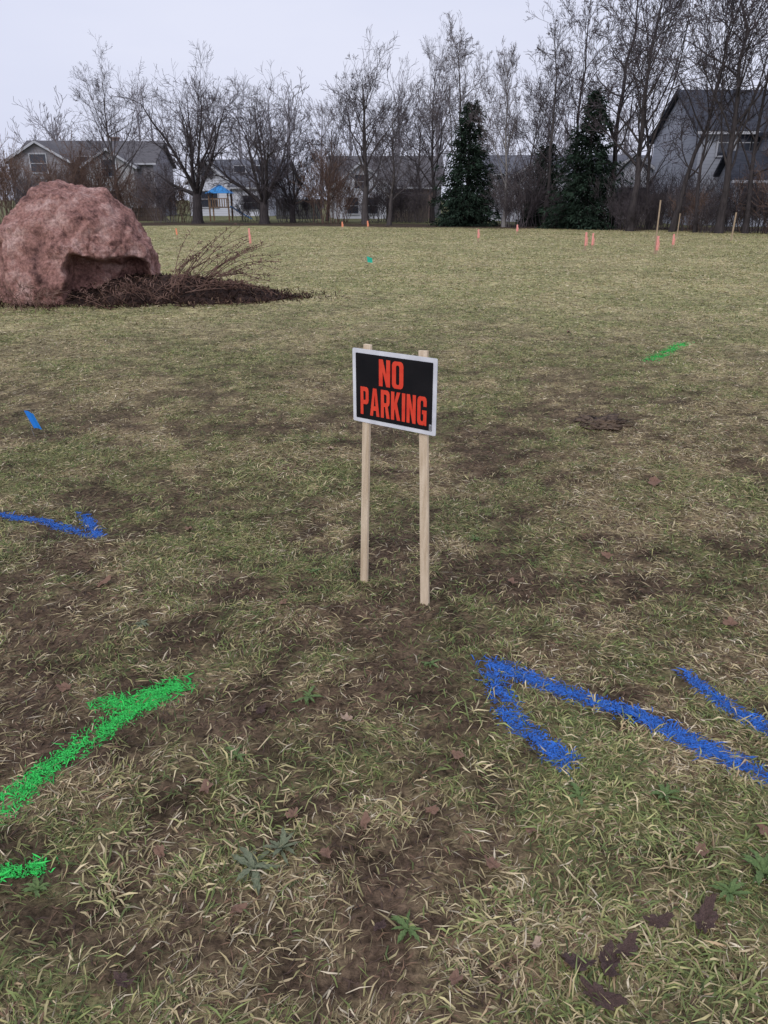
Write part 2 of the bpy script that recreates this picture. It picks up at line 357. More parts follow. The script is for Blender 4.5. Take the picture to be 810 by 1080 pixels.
def stake(botpx,sfrac,topz,wd,nm="stake"):
    bot=G(*botpx); g=.018
    lt=TL.lerp(TR,sfrac); lb=BLc.lerp(BRc,sfrac)
    slope=(lb.y+g-bot.y)/lb.z
    ytop=max(lt.y+g,bot.y+slope*topz)
    top=Vector((lt.x,ytop,topz)); bot2=bot-(top-bot)*.12
    zz=(top-bot2).normalized(); xx=(ax-ax.dot(zz)*zz).normalized(); yy=zz.cross(xx); Ls=(top-bot2).length
    mb=MB(); nseg=8
    for i in range(nseg+1):
        t=i/nseg; q=bot2+zz*Ls*t; wv=wd*(1+R_.uniform(-.02,.02)); dpt=.014
        off=xx*R_.uniform(-.0008,.0008)
        for sx_,sy_ in((-1,-1),(1,-1),(1,1),(-1,1)): mb.v.append(q+off+xx*sx_*wv/2+yy*sy_*dpt/2-Vector((cen.x,cen.y,0)))
    for i in range(nseg):
        for j in range(4): j2=(j+1)%4; mb.f.append((i*4+j,i*4+j2,i*4+4+j2,i*4+4+j))
    mb.f.append((3,2,1,0)); mb.f.append((nseg*4,nseg*4+1,nseg*4+2,nseg*4+3))
    o=obj(nm,mb.mesh(nm,WOOD),root); bevel(o,.0015,1); return o
stake((384,615),.2,W(388,363,2.86).z,.033); stake((448,640),.855,W(447,370,2.73).z,.036)
# ---------- boulder ----------
def blob(name,sub,rad,planes,seed,mat,amp=.08,rough2=.02,k_=.9,ledge=False):
    bm=bmesh.new(); bmesh.ops.create_icosphere(bm,subdivisions=sub,radius=1)
    off=Vector((seed*3.1,seed*1.7,seed*.9))
    for v in bm.verts:
        p=v.co.copy(); p*=1+amp*2*mn.fractal(p*1.3+off,1,2,4)
        for nn,dd in planes:
            q=p.dot(nn)
            if q>dd: p-=nn*(q-dd)*k_
        if ledge:
            # broken overhang low on the front face
            wob=.10*mn.noise(p*3.1+off)+.05*mn.noise(p*7+off)
            zt=.13-.22*(p.x-.45)+wob
            f=(1-ss(zt-.09,zt+.015,p.z))*ss(.12,.28,p.x+wob*1.2)*ss(.05,-.25,p.y) if False else 0
            fx=ss(.10,.24,p.x+wob*1.3); fz=1-ss(zt-.07,zt+.02,p.z); fy=ss(0,1,min(1,max(0,(-p.y-.05)/.3)))
            p+=Vector((-.10,.42,0))*(fx*fz*fy)
        d=p.normalized()
        cr_=mn.voronoi(p*2.6+off)[0]; e_=cr_[1]-cr_[0]
        p+=d*(rough2*mn.fractal(p*5+off,.8,2.1,6)+.028*(cr_[0]-.35)-.020*max(0,1-e_/.07))
        v.co=Vector((p.x*rad[0],p.y*rad[1],p.z*rad[2]))
    me=bpy.data.meshes.new(name); bm.to_mesh(me); bm.free(); me.materials.append(mat)
    me.polygons.foreach_set('use_smooth',[True]*len(me.polygons)); return me
gm,nt,b=newmat("pink_granite",.85,.25); L=nt.links
tc=N(nt,'ShaderNodeTexCoord')
def tn(s_,d_=8,r_=.6):
    n=N(nt,'ShaderNodeTexNoise'); n.inputs['Scale'].default_value=s_; n.inputs['Detail'].default_value=d_; n.inputs['Roughness'].default_value=r_; L.new(tc.outputs['Object'],n.inputs['Vector']); return n
na=tn(2.2,9,.75); nb=tn(24,5,.7); nc=tn(4.6,10,.78)
ra=N(nt,'ShaderNodeValToRGB'); cr=ra.color_ramp; cr.elements[0].position=.34; cr.elements[0].color=(.15,.08,.072,1); cr.elements[1].position=.67; cr.elements[1].color=(.55,.39,.35,1)
e=cr.elements.new(.5); e.color=(.35,.19,.16,1); L.new(na.outputs[0],ra.inputs[0])
rb=N(nt,'ShaderNodeValToRGB'); rb.color_ramp.elements[0].position=.36; rb.color_ramp.elements[0].color=(.45,.41,.42,1); rb.color_ramp.elements[1].position=.62; rb.color_ramp.elements[1].color=(1.2,1.17,1.17,1); L.new(nb.outputs[0],rb.inputs[0])
mx=N(nt,'ShaderNodeMix'); mx.data_type='RGBA'; mx.blend_type='MULTIPLY'; mx.inputs[0].default_value=.85; L.new(ra.outputs[0],mx.inputs[6]); L.new(rb.outputs[0],mx.inputs[7])
rc=N(nt,'ShaderNodeValToRGB'); rc.color_ramp.elements[0].position=.37; rc.color_ramp.elements[0].color=(.24,.20,.21,1); rc.color_ramp.elements[1].position=.47; rc.color_ramp.elements[1].color=(1,1,1,1); L.new(nc.outputs[0],rc.inputs[0])
mx2=N(nt,'ShaderNodeMix'); mx2.data_type='RGBA'; mx2.blend_type='MULTIPLY'; mx2.inputs[0].default_value=.8; L.new(mx.outputs[2],mx2.inputs[6]); L.new(rc.outputs[0],mx2.inputs[7]); L.new(mx2.outputs[2],b.inputs['Base Color'])
bp=N(nt,'ShaderNodeBump'); bp.inputs['Strength'].default_value=.9; bp.inputs['Distance'].default_value=.05; L.new(nc.outputs[0],bp.inputs['Height']); L.new(bp.outputs[0],b.inputs['Normal'])
V3=lambda *a: Vector(a).normalized()
planes=[(V3(.80,-.15,.62),.80),(V3(-.65,-.2,.75),.76),(V3(-.25,-.95,.35),.66),(V3(.98,-.1,.05),.90),(V3(-.7,-.7,.15),.76),(V3(.05,-.2,1),.74),(V3(.50,-.80,.25),.72),(V3(-.3,-.65,.72),.70),(V3(.35,-.5,.8),.75),(V3(.78,-.60,.12),.80),(V3(.3,.6,.75),.78),(V3(-.3,.8,.5),.76),(V3(.8,.5,.3),.85),(V3(.1,-.85,.55),.70),(V3(.62,-.55,.58),.77)]
rg=random.Random(31)
for _ in range(26):
    planes.append((V3(rg.gauss(0,1),rg.gauss(-.4,1),rg.gauss(.2,.9)),rg.uniform(.80,.90)))
o=obj("boulder",blob("boulder",7,(1.42,1.35,1.47),planes,2.3,gm,.03,.04,.98,True),None,"large rough pink granite boulder on a mulch bed","boulder")
o.location=(-5.04,12.9,.53); o.rotation_euler=(0,0,.05)
# ---------- mulch ----------
MU=noisemat("dark_mulch",(.015,.009,.008),(.065,.038,.03),14,8,.95,1.0,40,bdist=.03)
def mulchr(x,y):
    U=(x+3.95)/3.3;V_=(y-12.95)/1.7
    return np.sqrt((U*3.3/2.95)**2+(V_*1.7/(1.32-.45*U))**2)+(fbm(x*2,y*2,8,4)-.5)*.5
def mulchh(x,y):
    r=mulchr(x,y); return .36*(1-sstep(0,1.0,r))+.10*np.exp(-((x+2.9)**2/.5+(y-12.7)**2/.35))-.035,r
na_,nb_=170,90; u=np.linspace(-1,1,na_); v=np.linspace(-1,1,nb_); U,Vv=np.meshgrid(u,v); U=U.ravel();Vv=Vv.ravel()
mxx=-3.95+U*3.3; myy=12.95+Vv*1.7
mh,rr=mulchh(mxx,myy); mh=mh+(fbm(mxx*7,myy*7,19,4)-.5)*.14*(1-sstep(.85,1.15,rr))
mh=np.where(rr>1.15,-.08,mh)
i=np.arange(na_*(nb_-1)).reshape(nb_-1,na_)[:,:-1].ravel()
me=npmesh("mulch_bed",np.stack([mxx,myy,mh+.0],1),np.stack([i,i+1,i+na_+1,i+na_],1).ravel(),np.full(len(i),4),MU,None,True)
obj("mulch_bed",me,None,"dark brown mulch mound around the boulder","mulch bed",kind="structure")
n=13000; cxp=NR.uniform(-6.9,-.6,n); cyp=NR.uniform(11.2,14.5,n); hh,rr=mulchh(cxp,cyp); s_=(rr<.98+NR.exponential(.06,n)); cxp,cyp,hh=cxp[s_],cyp[s_],hh[s_]; n=len(cxp)
az=NR.uniform(0,6.28,n); el=NR.normal(0,.6,n); ln=NR.uniform(.02,.14,n); ww=NR.uniform(.006,.02,n)
dx=np.stack([np.cos(az)*np.cos(el),np.sin(az)*np.cos(el),np.sin(el)],1)*ln[:,None]/2; sd=np.stack([-np.sin(az),np.cos(az),NR.normal(0,.4,n)],1)*ww[:,None]/2
c0=np.stack([cxp,cyp,np.maximum(hh,0)+.02],1); VV=np.stack([c0-dx-sd,c0+dx-sd,c0+dx+sd,c0-dx+sd],1).reshape(-1,3)
cc=np.repeat(np.array([[.05,.028,.021],[.03,.019,.016],[.10,.058,.043],[.20,.135,.09]])[NR.choice(4,n,p=[.4,.33,.2,.07])],4,0)
obj("mulch_chips",npmesh("mulch_chips",VV,np.arange(4*n),np.full(n,4),attrmat("mulch_chip",.9,.1),cc),None,"scattered dark wood chips on the mulch bed","mulch chips",kind="stuff")
DRY=noisemat("dried_stems",(.095,.050,.040),(.20,.125,.10),6,4,.9,0)
def dryplant(base,tips,nst,seed,fuzz=11,rad=.0075,label="dried reddish brown perennial stems in mulch",sb=.14):
    rg=random.Random(seed); mb=MB()
    for _ in range(nst):
        tp=rg.choice(tips); b0=base+Vector((rg.gauss(0,sb),rg.gauss(0,sb),-.03)); tt=b0.lerp(Vector(tp),rg.uniform(.65,1.08))+Vector((rg.gauss(0,.11),rg.gauss(0,.2),rg.gauss(0,.06)))
        mid=(b0+tt)/2+Vector((rg.gauss(-.07,.05),rg.gauss(0,.05),.13+rg.gauss(0,.05)))
        pts=[]; 
        for j in range(7):
            t=j/6; pts.append(b0*(1-t)**2+mid*2*t*(1-t)+tt*t*t)
        mb.tube(pts,[rad*(1-.6*j/6) for j in range(7)],3)
        for _ in range(fuzz):
            j=rg.randint(2,5); t=rg.random(); p=pts[j]*(1-t)+pts[j+1]*t
            d=Vector((rg.gauss(.3,.7),rg.gauss(0,.8),rg.gauss(.3,.6))).normalized()*rg.uniform(.03,.09)
            mb.tube([p,p+d*.5+Vector((0,0,.01)),p+d],[.003,.008,.002],3)
    return obj("dried_plant",mb.mesh("dried_plant",DRY),None,label,"dried plant",group="dried plants on the mulch bed")
D0=12.7
low="low tangle of dry stalks beside the boulder"
dryplant(W(200,298,D0),[W(246,234,D0),W(268,244,D0),W(235,240,D0),W(282,252,D0)],12,1)
dryplant(W(184,300,D0-.3),[W(220,250,D0),W(244,256,D0),W(208,246,D0)],10,2)
dryplant(W(226,290,D0+.2),[W(290,290,D0),W(302,274,D0),W(276,258,D0)],12,3,label="drooping dried brown stems lying over mulch")
dryplant(W(215,303,D0-.5),[W(280,300,D0-.5),W(255,286,D0-.5),W(190,290,D0-.5)],26,7,9,.006,low,.30)
dryplant(W(160,313,D0-.7),[W(110,300,D0-1.2),W(200,292,D0-.9),W(140,296,D0-1)],24,4,8,.005,low,.25)
dryplant(W(110,322,11.8),[W(80,306,11.6),W(130,306,11.6),W(100,308,11.6)],12,8,5,.005,low,.22)
dryplant(W(55,326,11.5),[W(30,302,11.4),W(80,308,11.4),W(60,309,11.4),W(10,310,11.4)],20,5,5,.005,low,.3)
dryplant(W(0,325,11.4),[W(-10,302,11.4),W(30,310,11.4)],14,6,5,.005,low,.25)
# ---------- trees ----------
def bark(nm,a,b_): return noisemat(nm,a,b_,5,6,.9,.4,14,(3,3,.6))
B1=bark("grey_brown_bark",(.06,.052,.053),(.105,.092,.09)); B2=bark("dark_bark",(.032,.027,.029),(.065,.055,.056)); B3=bark("light_bark",(.17,.16,.16),(.27,.25,.24))
TW1=noisemat("twigs_grey",(.085,.072,.077),(.13,.11,.115),3,2,.9,0); TW2=noisemat("twigs_dark",(.05,.042,.047),(.085,.071,.078),3,2,.9,0); TWB=noisemat("twigs_brown",(.12,.076,.062),(.18,.12,.095),3,2,.9,0); FAR=noisemat("haze_tinted_twigs",(.24,.23,.265),(.31,.30,.335),.1,2,1,0)  # FAR is paled and blued: distance haze painted into the twig colour
def perp(d,rg):
    a=Vector((rg.gauss(0,1),rg.gauss(0,1),rg.gauss(0,1))); a-=a.dot(d)*d; return a.normalized()
def grow(rg,p,d,Ln,r,lv,ml,mt,mc,cnt,trop,rmin,angs,limb_lv=1):
    n=5 if lv<=1 else (4 if lv==2 else (3 if lv==3 else 2))
    pts=[p.copy()]; rad=[r]; dd=d.copy(); dirs=[dd.copy()]
    for i in range(n):
        dd=(dd+perp(dd,rg)*rg.uniform(.08,.30)+Vector((0,0,1))*trop).normalized(); dirs.append(dd.copy())
        pts.append(pts[-1]+dd*Ln/n); rad.append(max(rmin,r*(1-.8*(i+1)/n)))
    (mt if lv<=limb_lv else mc).tube(pts,rad,6 if lv==0 else (4 if lv==1 else 3),lv<3)
    if lv<ml:
        c=cnt[lv]
        for k in range(c):
            t=rg.uniform(.22,1) if k>0 else 1.0
            f=t*n; i=min(int(f),n-1); q=pts[i].lerp(pts[i+1],f-i); rr=rad[i]*(1-(f-i))+rad[i+1]*(f-i)
            an=math.radians(rg.uniform(*angs)); ndir=(dirs[i+1]*math.cos(an)+perp(dirs[i+1],rg)*math.sin(an)).normalized()
            grow(rg,q,ndir,Ln*rg.uniform(.36,.66)*(1.15-.45*t),max(rmin,rr*.62),lv+1,ml,mt,mc,cnt,trop,rmin,angs,limb_lv)
def baretree(seed,H,R,style,tr,rmin=.0075,cnt=None):
    rg=random.Random(seed); mt,mc=MB(),MB()
    if style=='round':
        fh=H*rg.uniform(.15,.2); tp=Vector((rg.uniform(-.1,.1),rg.uniform(-.1,.1),fh))
        mt.tube([Vector((0,0,-.2)),Vector((0,0,.25)),tp*.5,tp],[tr*1.5,tr*1.05,tr*.95,tr*.85],8)
        nl=10
        for i in range(nl):
            a=i*2*math.pi/nl+rg.uniform(-.3,.3); tilt=math.radians(rg.uniform(30,64)) if i%3 else math.radians(rg.uniform(5,22))
            d=Vector((math.cos(a)*math.sin(tilt),math.sin(a)*math.sin(tilt),math.cos(tilt)))
            Ln=min((H-fh)/max(.3,math.cos(tilt)),R/max(.2,math.sin(tilt)))*rg.uniform(.8,1.0)
            grow(rg,tp*rg.uniform(.75,1.0),d,Ln*.85,tr*rg.uniform(.34,.48),1,4,mt,mc,cnt or [0,9,7,6],.04,rmin,(24,58))
    else:
        n=10; pts=[Vector((0,0,-.2))]; q=Vector((0,0,0)); lx,ly=rg.uniform(-.05,.05),rg.uniform(-.05,.05)
        for i in range(n):
            q=q+Vector((rg.gauss(lx,.06)*H/n*1.6,rg.gauss(ly,.06)*H/n*1.6,H*.88/n)); pts.append(q.copy())
        rad=[tr*1.25]+[tr*(1-.85*((i+1)/n)**1.0) for i in range(n)]
        mt.tube(pts,rad,8)
        nb=20
        for k in range(nb):
            t=.12+.84*(k/nb)+rg.uniform(-.02,.02); f=1+t*(n-1); i=min(int(f),n-1); q=pts[i].lerp(pts[i+1],f-i)
            tilt=math.radians(rg.uniform(26,62)); a=k*2.4+rg.uniform(-.5,.5)
            d=Vector((math.cos(a)*math.sin(tilt),math.sin(a)*math.sin(tilt),math.cos(tilt)))
            Ln=R*rg.uniform(.7,1.4)*(1.15-.7*t)/max(.5,math.sin(tilt))
            grow(rg,q,d,Ln,rad[min(i,n)]*.46,1,4,mt,mc,cnt or [0,7,6,4],.06,rmin,(22,55))
    zs=np.array([v.z for v in mc.v]); rs=np.array([math.hypot(v.x,v.y) for v in mc.v])
    kz=H/np.percentile(zs,99.7); kr=R/np.percentile(rs,92)
    for mm in(mt,mc):
        for v in mm.v:
            v.z*=kz; f=min(1,max(0,v.z/(H*.3))); kk=1+(kr-1)*f; v.x*=kk; v.y*=kk
    return mt,mc
def addtree(px,bpy_,D,toppy,crownpx,style,tr,seed,bk,tw,label,fam,cnt=None,rmin=.0075,lean=0,name="bare_tree"):
    base=W(px,bpy_,D); H=W(px,toppy,D).z; Rr=crownpx/F*D*.93
    mt,mc=baretree(seed,H,Rr,style,tr,rmin,cnt)
    rt=empty(name,(base.x,D,0),label,"tree",group=fam); rt.rotation_euler=(0,lean,R_.uniform(0,.3))
    obj("trunk",mt.mesh("trunk",bk,True),rt); obj("crown",mc.mesh("crown",tw),rt); return rt
fam="bare trees along the field edge"
A=addtree
cr_=[0,6,5,4]
A(131,222,62,50,40,'up',.22,1,B1,TW2,"slender bare tree beside a grey house",fam)
A(209,236,54,56,64,'round',.34,2,B2,TW2,"wide bare tree with low forking limbs",fam)
A(279,235,53,72,64,'round',.31,3,B2,TW2,"broad bare spreading tree at the lawn edge",fam)
A(309,233,56,118,36,'round',.18,13,B2,TW2,"small bare tree with a round crown",fam)
A(345,233,60,100,36,'up',.14,27,B1,TW1,"grey bare tree beside a white gabled wing",fam)
A(386,235,52,45,46,'up',.24,4,B1,TW2,"tall bare tree with ascending branches",fam)
A(410,235,50,72,36,'up',.15,5,B1,TW2,"bare tree with a narrow crown",fam)
A(440,235,60,70,44,'up',.18,25,B1,TW1,"grey bare tree beside a grey house",fam)
A(456,235,55,22,46,'up',.2,6,B2,TW2,"tall bare tree behind an evergreen",fam)
A(483,235,50,12,40,'up',.14,7,B1,TW1,"tall thin bare tree near an evergreen",fam)
A(531,236,47,38,30,'up',.12,8,B3,TW1,"pale barked bare tree by white house",fam)
A(552,236,53,60,36,'up',.12,26,B1,TW2,"thin grey bare tree beside an evergreen",fam)
A(572,236,48,8,36,'up',.12,9,B1,TW2,"thin bare tree beside an evergreen",fam)
A(600,236,52,-40,46,'up',.17,10,B2,TW2,"tall bare tree rising above a spruce",fam,cr_,.0105)
A(642,240,46,-60,50,'up',.18,11,B2,TW2,"tall bare tree at the wood edge",fam,cr_,.0105)
A(664,243,41,-110,62,'up',.21,12,B2,TW2,"tall dark bare tree with many branches",fam,cr_,.011,lean=.03)
A(684,243,43,-60,48,'up',.13,14,B2,TW2,"bare tree leaning over the brush",fam,cr_,.0105,lean=-.05)
A(708,245,40,-120,62,'up',.17,15,B2,TW2,"tall bare tree in front of a house",fam,cr_,.011,lean=.04)
A(733,247,39,-40,48,'up',.10,16,B2,TW2,"thin dark bare tree in brush",fam,cr_,.010,lean=.06)
A(757,248,38,-130,66,'up',.20,17,B2,TW2,"thick dark bare tree in front of house",fam,cr_,.011,lean=-.05)
A(786,248,38,-100,60,'up',.14,18,B2,TW2,"bare tree with crooked limbs before a house",fam,cr_,.0105,lean=.07)
A(826,250,37,-110,66,'round',.24,19,B2,TW2,"large bare tree with drooping branches",fam,[0,8,6,5],.0105)
def shrubmesh(seed,H,R,mat,ns=18,rmin=.007):
    rg=random.Random(seed); mb=MB()
    for _ in range(ns):
        a=rg.uniform(0,6.28); ti=rg.uniform(.05,.65); d=Vector((math.cos(a)*math.sin(ti)*R/H*1.4,math.sin(a)*math.sin(ti)*R/H*1.4,math.cos(ti))).normalized()
        grow(rg,Vector((rg.gauss(0,R*.25),rg.gauss(0,R*.25),-.05)),d,H*rg.uniform(.5,.95),.02,1,3,mb,mb,[0,9,6],.07,rmin,(18,50))
    return mb.mesh("shrub",mat)
sm=[shrubmesh(1,2.6,1.5,TWB),shrubmesh(2,2.6,1.5,TW2,16),shrubmesh(3,2.6,1.5,TW1)]
SH=[(88,58,148,0),(108,60,160,0),(60,56,170,0),(20,60,160,0),(5,58,150,0),(172,56,175,2),(190,57,190,0),(345,54,155,0),(362,56,182,0),(155,62,188,0),(35,57,185,2),(135,60,180,0),
(540,47,176,2),(556,47,160,1),(655,43,190,1),(690,42,195,1),(715,41,190,2),(738,40,200,0),(765,39,190,1),(795,39,185,1),(818,38,165,0),(505,52,188,2),(300,57,192,2),(325,57,185,1),(425,56,185,1),(440,55,190,2),(728,44,180,2),(676,46,170,1),(700,44,185,1),(780,42,180,1),(590,46,200,1),(530,50,190,1),(652,48,175,2),(395,56,196,1),(258,58,200,1),(808,38,190,1),(750,38.5,205,1),(668,41,205,1),(75,62,175,2),(410,58,180,2),(275,60,190,2)]
for px,D,tp,k in SH:
    o=obj("shrub",sm[k],None,["leafless reddish brown shrub at field edge","dark tangled bare shrub under trees","grey twiggy bare shrub at field edge"][k],"shrub",group="bare shrubs along the field edge")
    H=W(px,tp,D).z; s1=H/2.9; o.location=(W(px,220,D).x,D,0); o.scale=(min(s1,1.25)*R_.uniform(.85,1.2),min(s1,1.2),s1); o.rotation_euler=(0,0,R_.uniform(0,6.28))
# evergreens
NM=attrmat("spruce_needles",.8,.1)
def spruce(seed,H,R,dense=1):
    rg=random.Random(seed); mt=MB(); mt.tube([Vector((0,0,-.2)),Vector((0,0,H*.5)),Vector((0,0,H*.97))],[H*.022,H*.014,.02],8)
    Vs=[];Cs=[]; z=.1
    while z<H:
        t=z/H; Lb=R*((1-t)**.66)*rg.uniform(.72,1.08)*(.85+.15*min(1,t*6))+.08; nb=int(8+8*(1-t))
        for k in range(nb):
            a=rg.uniform(0,6.283); l=Lb*rg.uniform(.55,1.15); slope=-.30+1.2*t*t
            lobe=.92+.62*mn.noise(Vector((math.cos(a)*1.5,math.sin(a)*1.5,z*.8+seed*7))); l*=lobe
            d=Vector((math.cos(a),math.sin(a),slope)); side=Vector((-math.sin(a),math.cos(a),0))
            e=Vector((0,0,z))+d*l; mt.tube([Vector((0,0,z)),e*.6+Vector((0,0,z))*.4,e],[.02,.012,.005],3,False)
            sh=rg.uniform(.5,1.4)
            for j in range(int(12+l*18*dense)):
                f=rg.uniform(.12,1.08)**.75; q=Vector((0,0,z))+d*(l*f)+side*rg.gauss(0,.17*l*(1.1-f)+.07)+Vector((0,0,rg.gauss(0,.09)))
                dd=(Vector((math.cos(a),math.sin(a),0))*rg.uniform(.2,1)+side*rg.uniform(-.8,.8)+Vector((0,0,rg.uniform(-1.0,.3)))).normalized(); ln=rg.uniform(.12,.34); w_=rg.uniform(.025,.055)
                s2=dd.cross(Vector((rg.gauss(0,1),rg.gauss(0,1),rg.gauss(0,1)))).normalized()*w_
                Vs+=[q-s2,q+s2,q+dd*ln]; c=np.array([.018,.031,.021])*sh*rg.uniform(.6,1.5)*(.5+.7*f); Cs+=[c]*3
        z+=.12+.10*t
    Vn=np.array([tuple(v) for v in Vs]); n=len(Vn)//3
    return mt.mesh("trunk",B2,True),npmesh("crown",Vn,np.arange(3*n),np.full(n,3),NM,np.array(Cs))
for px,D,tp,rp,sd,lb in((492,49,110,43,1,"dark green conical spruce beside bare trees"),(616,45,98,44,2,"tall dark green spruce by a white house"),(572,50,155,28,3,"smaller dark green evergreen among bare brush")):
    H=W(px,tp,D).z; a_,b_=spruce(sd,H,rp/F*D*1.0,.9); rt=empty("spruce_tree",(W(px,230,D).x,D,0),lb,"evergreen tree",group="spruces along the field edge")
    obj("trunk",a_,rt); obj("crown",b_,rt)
# distant woods
mb=MB(); rg=random.Random(5)
for k in range(52):
    x=-100+k*3.9+rg.uniform(-2,2); D=rg.uniform(105,140)
    t0=Vector((x,D,0)); H=rg.uniform(10,15)
    mb.tube([t0,t0+Vector((0,0,H*.5)),t0+Vector((rg.uniform(-.5,.5),0,H))],[.3,.2,.05],4)
    for j in range(14):
        q=t0+Vector((0,0,H*rg.uniform(.2,.9))); a=rg.uniform(0,6.28); d=Vector((math.cos(a)*.6,math.sin(a)*.6,.8)).normalized()
        grow(rg,q,d,H*rg.uniform(.2,.4),.08,2,4,mb,mb,[0,0,5,4],.06,.03,(20,50))
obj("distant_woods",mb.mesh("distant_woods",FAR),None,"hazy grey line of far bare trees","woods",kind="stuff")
# ---------- houses ----------
def siding(nm,c,sc_=1):
    m,nt,b=newmat(nm,.7,.3); L=nt.links; geo=N(nt,'ShaderNodeTexCoord'); sp_=N(nt,'ShaderNodeSeparateXYZ'); L.new(geo.outputs['Object'],sp_.inputs[0])
    mm=N(nt,'ShaderNodeMath',operation='FRACT'); m2=N(nt,'ShaderNodeMath',operation='MULTIPLY'); m2.inputs[1].default_value=5; L.new(sp_.outputs[2],m2.inputs[0]); L.new(m2.outputs[0],mm.inputs[0])
    r=N(nt,'ShaderNodeValToRGB'); r.color_ramp.elements[0].position=0; r.color_ramp.elements[0].color=(c[0]*.65,c[1]*.65,c[2]*.65,1); r.color_ramp.elements[1].position=.18; r.color_ramp.elements[1].color=(*c,1)
    L.new(mm.outputs[0],r.inputs[0])
    n=N(nt,'ShaderNodeTexNoise'); n.inputs['Scale'].default_value=.7; n.inputs['Detail'].default_value=5; L.new(geo.outputs['Object'],n.inputs['Vector'])
    r2=N(nt,'ShaderNodeMapRange'); r2.inputs[3].default_value=.8; r2.inputs[4].default_value=1.15; L.new(n.outputs[0],r2.inputs[0])
    vm=N(nt,'ShaderNodeVectorMath',operation='SCALE'); L.new(r.outputs[0],vm.inputs[0]); L.new(r2.outputs[0],vm.inputs['Scale']); L.new(vm.outputs[0],b.inputs['Base Color']); return m
ROOF=noisemat("asphalt_shingles",(.095,.10,.12),(.14,.145,.17),3,7,.9,.3,12,(1,1,4)); ROOFD=noisemat("dark_shingles",(.033,.037,.05),(.055,.06,.078),3,7,.9,.3,12,(1,1,4)); ROOFB=noisemat("brown_shingles",(.085,.082,.09),(.13,.124,.132),3,7,.9,.3,12,(1,1,4))
TRIM=noisemat("white_trim",(.40,.41,.45),(.48,.49,.53),2,3,.6,0)
GL,nt,b=newmat("window_glass",.12,.6); b.inputs['Base Color'].default_value=(.035,.04,.055,1)
DOORM=noisemat("door_paint",(.50,.51,.55),(.6,.6,.64),2,3,.5,0)
def slabq(mb,a,th):
    b=len(mb.v); mb.v+=[Vector(p)+Vector((0,0,th)) for p in a]+[Vector(p) for p in a]
    mb.f+=[(b,b+1,b+2,b+3),(b+7,b+6,b+5,b+4)]+[(b+i,b+4+i,b+4+(i+1)%4,b+(i+1)%4) for i in range(4)]
def block(w,d,he,hr,axis,off,wallm,roofm,root):
    ox,oy,oz=off; mb=MB(); x0,x1,y0,y1=ox-w/2,ox+w/2,oy-d/2,oy+d/2
    A=[(x0,y0,oz),(x1,y0,oz),(x1,y1,oz),(x0,y1,oz)]; Bq=[(a[0],a[1],he) for a in A]
    if axis=='x':
        r0,r1=(x0,oy,hr),(x1,oy,hr)
        mb.poly([A[0],A[1],Bq[1],Bq[0]]);mb.poly([A[2],A[3],Bq[3],Bq[2]]);mb.poly([A[1],A[2],Bq[2],r1,Bq[1]]);mb.poly([A[3],A[0],Bq[0],r0,Bq[3]])
    else:
        r0,r1=(ox,y0,hr),(ox,y1,hr)
        mb.poly([A[0],A[1],Bq[1],r0,Bq[0]]);mb.poly([A[2],A[3],Bq[3],r1,Bq[2]]);mb.poly([A[1],A[2],Bq[2],Bq[1]]);mb.poly([A[3],A[0],Bq[0],Bq[3]])
    obj("wall",mb.mesh("wall",wallm),root)
    mb=MB(); ov=.35; th=.18
    if axis=='x':
        for s_ in(-1,1):
            sl_=(hr-he)/(d/2); ye=oy+s_*(d/2+ov); ze=he-ov*sl_
            slabq(mb,[(x0-ov,oy,hr+.03),(x1+ov,oy,hr+.03),(x1+ov,ye,ze+.03),(x0-ov,ye,ze+.03)],th)
    else:
        for s_ in(-1,1):
            sl_=(hr-he)/(w/2); xe=ox+s_*(w/2+ov); ze=he-ov*sl_
            slabq(mb,[(ox,y0-ov,hr+.03),(ox,y1+ov,hr+.03),(xe,y1+ov,ze+.03),(xe,y0-ov,ze+.03)],th)
    rf=obj("roof",mb.mesh("roof",roofm),root)
    mb=MB()
    if axis=='x':
        sl_=(hr-he)/(d/2); mb.box((ox,y0-ov-.02,he-ov*sl_+.08),(w+2*ov,.04,.16))
    else:
        sl_=(hr-he)/(w/2)
        for s_ in(-1,1):
            p0=Vector((ox,y0-ov-.03,hr+.06)); p1=Vector((ox+s_*(w/2+ov),y0-ov-.03,he-ov*sl_+.06)); c_=(p0+p1)/2; dv=p1-p0
            ang=math.atan2(dv.z,dv.x); mb.box(c_,(dv.length,.04,.18),Matrix.Rotation(-ang,3,'Y'))
    obj("fascia",mb.mesh("fascia",TRIM),rf)
    return rf
def window(root,x,y,z,w,h,kind="window"):
    mb=MB(); mb.box((x,y-.02,z),(w,.03,h)); o=obj(kind,mb.mesh(kind,GL if kind=="window" else DOORM),root)
    mb=MB(); t=.09
    mb.box((x,y-.04,z+h/2+t/2),(w+2*t,.09,t)); mb.box((x,y-.04,z-h/2-t/2),(w+2*t,.11,t))
    for s_ in(-1,1): mb.box((x+s_*(w/2+t/2),y-.04,z),(t,.09,h))
    if kind=="window": mb.box((x,y-.045,z),(w,.03,.05))
    obj("frame",mb.mesh("frame",TRIM),o)
